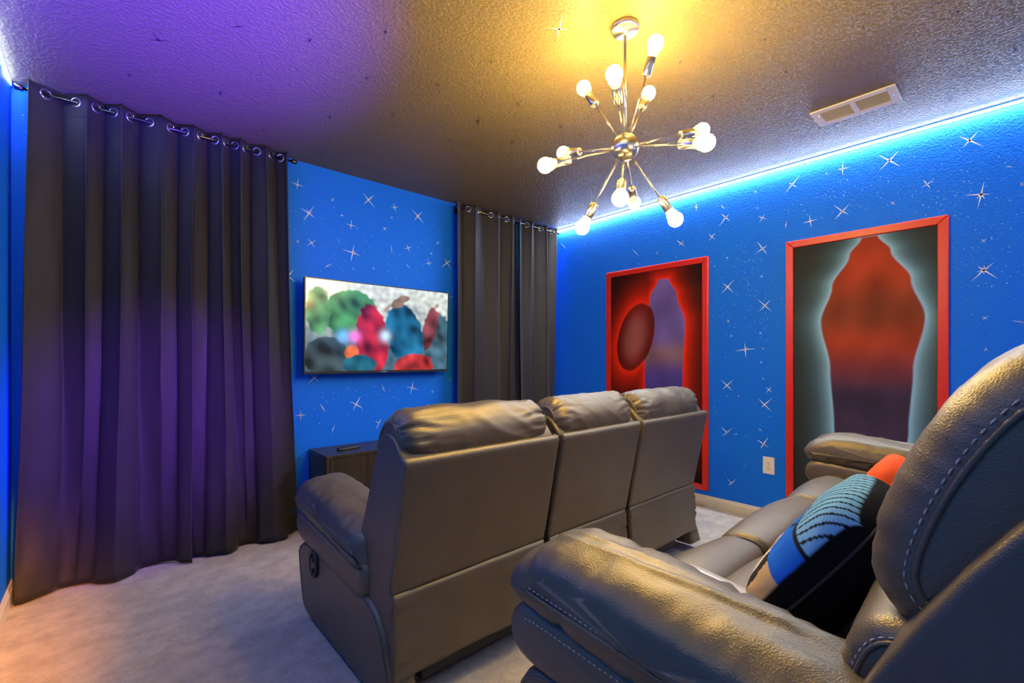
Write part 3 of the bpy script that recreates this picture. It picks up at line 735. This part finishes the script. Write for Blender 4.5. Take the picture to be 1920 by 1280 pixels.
MB().box((-TW / 2, -.004, -TH / 2), (TW / 2, .030, TH / 2)).make('cabinet_shell', M_PLASTIC, tv, bevel=.004)
fb = MB()
for a, b in (((-TW / 2, -.010, -TH / 2), (TW / 2, -.003, -TH / 2 + .016)), ((-TW / 2, -.010, TH / 2 - .007), (TW / 2, -.003, TH / 2)),
             ((-TW / 2, -.010, -TH / 2 + .016), (-TW / 2 + .007, -.003, TH / 2 - .007)), ((TW / 2 - .007, -.010, -TH / 2 + .016), (TW / 2, -.003, TH / 2 - .007))): fb.box(a, b)
fb.make('bezel', M_PLASTIC, tv, False)
print_mesh('screen', 1.094, .609, 280, 150, screen, M_SCREEN, tv, lambda u, v: Vector((-.547 + 1.094 * u, -.0062, -TH / 2 + .016 + .609 * v)))
MB().box((-.25, .030, -.2), (.25, .055, .12)).make('rear_housing', M_PLASTIC, tv, bevel=.006)
MB().box((-.12, .05, -.12), (.12, .085, .12)).make('wall_mount', M_PLASTIC, tv, bevel=.003)
MB().box((-.022, -.0115, -TH / 2 + .002), (.022, -.0095, -TH / 2 + .010)).make('sensor_strip', M_CHROME, tv, False)

# ------------------------------------------------------------ media cabinet and remote
cb = empty('media_cabinet', (1.57, 3.03, 0), 'low black wood media cabinet under the television against the blue wall', 'cabinet')
CX0, CX1, CY0, CY1, CH = 1.02 - 1.57, .55, 2.853 - 3.03, YF - .014 - 3.03, .525
MB().box((CX0, CY0, CH - .022), (CX1, CY1, CH)).make('top_board', M_WOOD, cb, bevel=.002)
for x in (CX0, CX1 - .02): MB().box((x, CY0 + .002, .0), (x + .02, CY1, CH - .022)).make('end_board', M_WOOD, cb, bevel=.0015)
MB().box((CX0 + .02, CY0 + .03, .05), (CX1 - .02, CY1 - .01, .07)).make('bottom_board', M_WOOD, cb, False)
MB().box((CX0 + .02, CY1 - .01, .05), (CX1 - .02, CY1 - .004, CH - .022)).make('back_board', M_WOOD, cb, False)
MB().box((CX0 + .02, CY0 + .03, 0), (CX1 - .02, CY0 + .045, .05)).make('plinth', M_WOOD, cb, False)
nd = 3; wd = (CX1 - CX0 - .044) / nd
for i in range(nd):
    a = CX0 + .022 + i * wd
    d = MB().box((a + .0015, CY0 + .002, .054), (a + wd - .0015, CY0 + .020, CH - .026)).make('door', M_WOOD, cb, bevel=.0015)
    MB().tube([(a + wd - .05, CY0 + .004, .26), (a + wd - .05, CY0 - .02, .262), (a + wd - .05, CY0 - .02, .378), (a + wd - .05, CY0 + .004, .38)], .004, 8).make('handle', M_ROD, d)
rm = empty('remote_control', (1.215, 3.00, .525), 'small black remote control lying on the black media cabinet', 'remote')
rm.rotation_euler = (0, 0, math.radians(8))
Cushion([(-.022, 0), (.022, 0), (.022, .012), (.012, .018), (-.012, .018), (-.022, .012)], -.075, .075, r=.008, rad=.006, n=24, nx=10).build('casing', M_PLASTIC, rm)
kb = MB()
for i in range(7):
    for j in range(3): kb.lathe([(.0038, 0), (.0038, .002), (.002, .0028)], (-.055 + i * .015, -.009 + j * .009, .0175), (0, 0, 1), 8)
tag(kb.make('buttons', M_ROD, rm), kind='stuff')
MB().lathe([(.010, 0), (.010, .0018), (.006, .0025)], (.055, 0, .0175), (0, 0, 1), 16).make('round_pad', M_ROD, rm)

# ------------------------------------------------------------ power outlet
ot = empty('power_outlet', (XR, 1.172, .388), 'cream duplex power outlet on the blue wall between the two posters', 'outlet')
MB().box((-.006, -.037, -.059), (0, .037, .059)).make('cover_plate', M_PLATE, ot, bevel=.003)
for z in (-.0195, .0195):
    so = Cushion([(-.017, -.010 + z), (-.011, -.0145 + z), (.011, -.0145 + z), (.017, -.010 + z), (.017, .010 + z), (.011, .0145 + z), (-.011, .0145 + z), (-.017, .010 + z)], -.0085, -.005, r=.001, rad=.003, n=24, nx=2).build('socket_face', M_PLATE, ot)
    s = MB(); s.box((-.0089, -.0075, z - .001), (-.0083, -.0055, z + .009)); s.box((-.0089, .0055, z - .001), (-.0083, .0075, z + .009)); s.lathe([(.0026, 0), (.0026, .0006)], (-.0083, 0, z - .007), (-1, 0, 0), 10)
    s.make('slots', M_SLOT, so, False)
MB().lathe([(.003, 0), (.003, .0012), (.001, .0016)], (-.006, 0, 0), (-1, 0, 0), 10).make('screw', M_CHROME, ot)

# ------------------------------------------------------------ ceiling vent
vt = empty('air_vent', (2.912, .580, ZC), 'cream rectangular air vent in the ceiling near the lit wall edge', 'vent')
x0, x1, y0, y1 = -.102, .102, -.177, .177
fb = MB()
for a, b in (((x0, y0), (x1, y0 + .036)), ((x0, y1 - .036), (x1, y1)), ((x0, y0 + .036), (x0 + .036, y1 - .036)), ((x1 - .036, y0 + .036), (x1, y1 - .036)), ((x0 + .036, -.012), (x1 - .036, .012))):
    fb.box((a[0], a[1], -.007), (b[0], b[1], 0))
fb.make('face_frame', M_VENT, vt, bevel=.0015)
MB().box((x0 + .03, y0 + .03, -.0025), (x1 - .03, y1 - .03, -.0005)).make('duct_backing', M_SLOT, vt, False)
lou = None
for (a, b) in ((y0 + .036, -.012), (.012, y1 - .036)):
    for i in range(9):
        xx = x0 + .042 + i * .0148
        v = [(xx, a, -.002), (xx - .003, a, -.0075), (xx - .0015, a, -.0075), (xx + .0015, a, -.0015), (xx, b, -.002), (xx - .003, b, -.0075), (xx - .0015, b, -.0075), (xx + .0015, b, -.0015)]
        raw('louvre_slat', v, [(0, 1, 2, 3), (7, 6, 5, 4), (0, 4, 5, 1), (1, 5, 6, 2), (2, 6, 7, 3), (3, 7, 4, 0)], M_VENT, vt, False)
for y in (y0 + .018, y1 - .018): MB().lathe([(.0045, 0), (.0045, .001), (.002, .002)], (0, y, -.007), (0, 0, -1), 10).make('screw', M_CHROME, vt)
MB().box((x0 + .05, y1 - .034, -.018), (x0 + .062, y1 - .028, -.004)).make('damper_lever', M_VENT, vt, bevel=.001)

# ------------------------------------------------------------ chandelier
HUB = Vector((1.535, 1.046, 1.963))
ch = empty('chandelier', (HUB.x, HUB.y, ZC), 'brushed nickel starburst chandelier with twelve glowing round bulbs hanging from the ceiling', 'chandelier')
hz = HUB.z - ZC
MB().lathe([(.055, 0), (.055, -.012), (.050, -.020), (.012, -.022), (.010, -.034), (.006, -.036)], (0, 0, 0), (0, 0, 1), 36).make('canopy', M_BRASS, ch)
for a in (.6, .6 + PI): MB().lathe([(.005, 0), (.005, -.004), (.002, -.007)], (.035 * math.cos(a), .035 * math.sin(a), -.020), (0, 0, 1), 10).make('canopy_screw', M_BRASS, ch)
MB().tube([(0, 0, -.03), (0, 0, hz + .04)], .0055, 12).make('hanging_rod', M_BRASS, ch)
MB().lathe([(.0525 * math.sin(PI * i / 20) + .0005, -.0525 * math.cos(PI * i / 20)) for i in range(21)], (0, 0, hz), (0, 0, 1), 40).make('hub', M_BRASS, ch)
BULBS = [((-.10, -.44, .89), .36), ((-.798, -.397, .453), .305), ((-.10, .51, .85), .36), ((.55, .04, .84), .36), ((-.85, .42, -.31), .36), ((.04, .96, .27), .36),
         ((-.05, -.95, -.30), .36), ((.82, -.49, .28), .36), ((-.54, -.31, -.78), .36), ((.84, .43, -.32), .36), ((-.30, .37, -.88), .36), ((.32, -.43, -.84), .36)]
for d, L in BULBS:
    d = Vector(d).normalized(); o = Vector((0, 0, hz))
    arm = MB().tube([o + d * .048, o + d * (L - .105)], .0032, 10).make('arm', M_BRASS, ch)
    MB().lathe([(.008, -.004), (.0155, 0), (.0165, .002), (.0165, .060), (.0150, .062), (.0150, .056)], o + d * (L - .112), d, 20).make('lamp_socket', M_BRASS, arm)
    b = MB().lathe([(.013, -.010), (.014, .0), (.020, .018), (.0225, .026)], o + d * (L - .058), d, 20).make('bulb_neck', M_SOCK, arm)
    R = .0285
    pr = [(.0225, -.0245)]
    for i in range(1, 13):
        a = -1.03 + (PI / 2 + 1.03) * i / 12; pr.append((max(R * math.cos(a), .0006), R * math.sin(a)))
    pr = [(r_, h_ + .0) for r_, h_ in pr]
    MB().lathe(pr, o + d * (L - .008), d, 22).make('bulb', M_BULB, arm)

# ------------------------------------------------------------ things on the near sofa
def pillow(name, loc, rot, size, thick, colour, label, m=None):
    n = 110; V = []; cols = []
    for side in (1, -1):
        for j in range(n + 1):
            for i in range(n + 1):
                a = 2 * i / n - 1; b = 2 * j / n - 1
                # rounded-square outline
                k = (max(1e-6, 1 - abs(a) ** 4) * max(1e-6, 1 - abs(b) ** 4)) ** .42
                x = a * size / 2 * (1 - .05 * b * b * abs(a)) ; z = b * size / 2 * (1 - .05 * a * a * abs(b))
                rr = math.hypot(a, b)
                sq = 1 - .16 * max(0, rr - 1.0) / .414
                y = side * thick / 2 * k + side * .003 * k * noise.noise(Vector((a * 4, b * 4, side)))
                V.append((x * sq, y, z * sq)); cols.append(colour(a, b, side, k))
    F = []
    for s in (0, 1):
        o0 = s * (n + 1) ** 2
        for j in range(n):
            for i in range(n):
                q = (o0 + j * (n + 1) + i, o0 + j * (n + 1) + i + 1, o0 + (j + 1) * (n + 1) + i + 1, o0 + (j + 1) * (n + 1) + i)
                F.append(q[::-1] if s == 0 else q)
    t = empty(name, loc, label, 'pillow'); t.rotation_euler = rot
    o = raw('plush_cover', V, F, m or M_PLUSH, t)
    at = o.data.color_attributes.new('print', 'FLOAT_COLOR', 'POINT')
    at.data.foreach_set('color', [q for c in cols for q in (*c, 1.0)])
    bm = bmesh.new(); bm.from_mesh(o.data); bmesh.ops.remove_doubles(bm, verts=bm.verts, dist=.0006); bm.to_mesh(o.data); bm.free()
    e = size / 2
    rim = []
    for i in range(80):
        an = 2 * PI * i / 80; c, s = math.cos(an), math.sin(an); f = 1 / max(abs(c), abs(s)); a, b = c * f, s * f
        rr = math.hypot(a, b); sq = 1 - .16 * max(0, rr - 1.0) / .414
        rim.append(Vector((a * e * (1 - .05 * b * b * abs(a)) * sq, 0, b * e * (1 - .05 * a * a * abs(b)) * sq)))
    MB().tube(rim, .003, 6, True).make('edge_seam', M_SLOT if m is None else m, t)
    return t
def comic(a, b, side, k):
    black = (.004, .004, .005)
    if side < 0: return black
    if k < .40 and a < .3: pass
    x = -a   # a runs to the image's far side
    line = abs(((a + .35 * b * b) * 9) % 1 - .5) < .13
    if b > .25:
        c = (.15, .38, .62) if not line else (.01, .012, .02)
        if a > .62: c = (.62, .62, .60)
    elif b > -.25:
        c = (.01, .13, .62)
        if abs(b - .22) < .03 or abs(a + .1 + b) < .03: c = (.01, .012, .02)
        if a > .55: c = (.60, .50, .36)
    else:
        c = (.60, .40, .18)
        if abs(math.hypot(a + .1, b + .5) - .55) < .10: c = (.02, .02, .025)
        if abs(math.hypot(a + .1, b + .5) - .38) < .05: c = (.60, .60, .62)
    if max(abs(a), abs(b)) > .95: c = black
    return c
pillow('throw_pillow', near(1.30, .305, .655), (math.radians(36), math.radians(-3), math.radians(4)), .33, .155, comic,
       'black plush throw pillow with blue, white and beige printed front, leaning on the near sofa')
pillow('throw_pillow', near(2.05, .345, .618), (math.radians(28), 0, math.radians(4)), .29, .11, lambda a, b, s, k: (.7, .1, .03),
       'orange-red throw pillow mostly hidden behind the black one', M_ORANGE)
# glossy sheet on the near seat
V = []; nx, ny = 14, 10
for j in range(ny + 1):
    for i in range(nx + 1):
        u, v = i / nx, j / ny
        V.append((-.11 + .22 * u, -.14 + .28 * v, .004 + .018 * (1 - u) ** 2 * (1 + .6 * math.sin(v * 3.0)) + .004 * math.sin(v * 5 + u * 3)))
F = [(j * (nx + 1) + i, j * (nx + 1) + i + 1, (j + 1) * (nx + 1) + i + 1, (j + 1) * (nx + 1) + i) for j in range(ny) for i in range(nx)]
pp = raw('paper_booklet', V, F, M_PAPER); pp.location = near(1.13, .505, .533); pp.data.transform(Matrix.Scale(NEAR, 4)); pp.rotation_euler = (0, 0, math.radians(-6))
pp.modifiers.new('t', 'SOLIDIFY').thickness = .0015
tag(pp, 'white glossy paper sheet lying on the near sofa seat beside the armrest', 'paper')
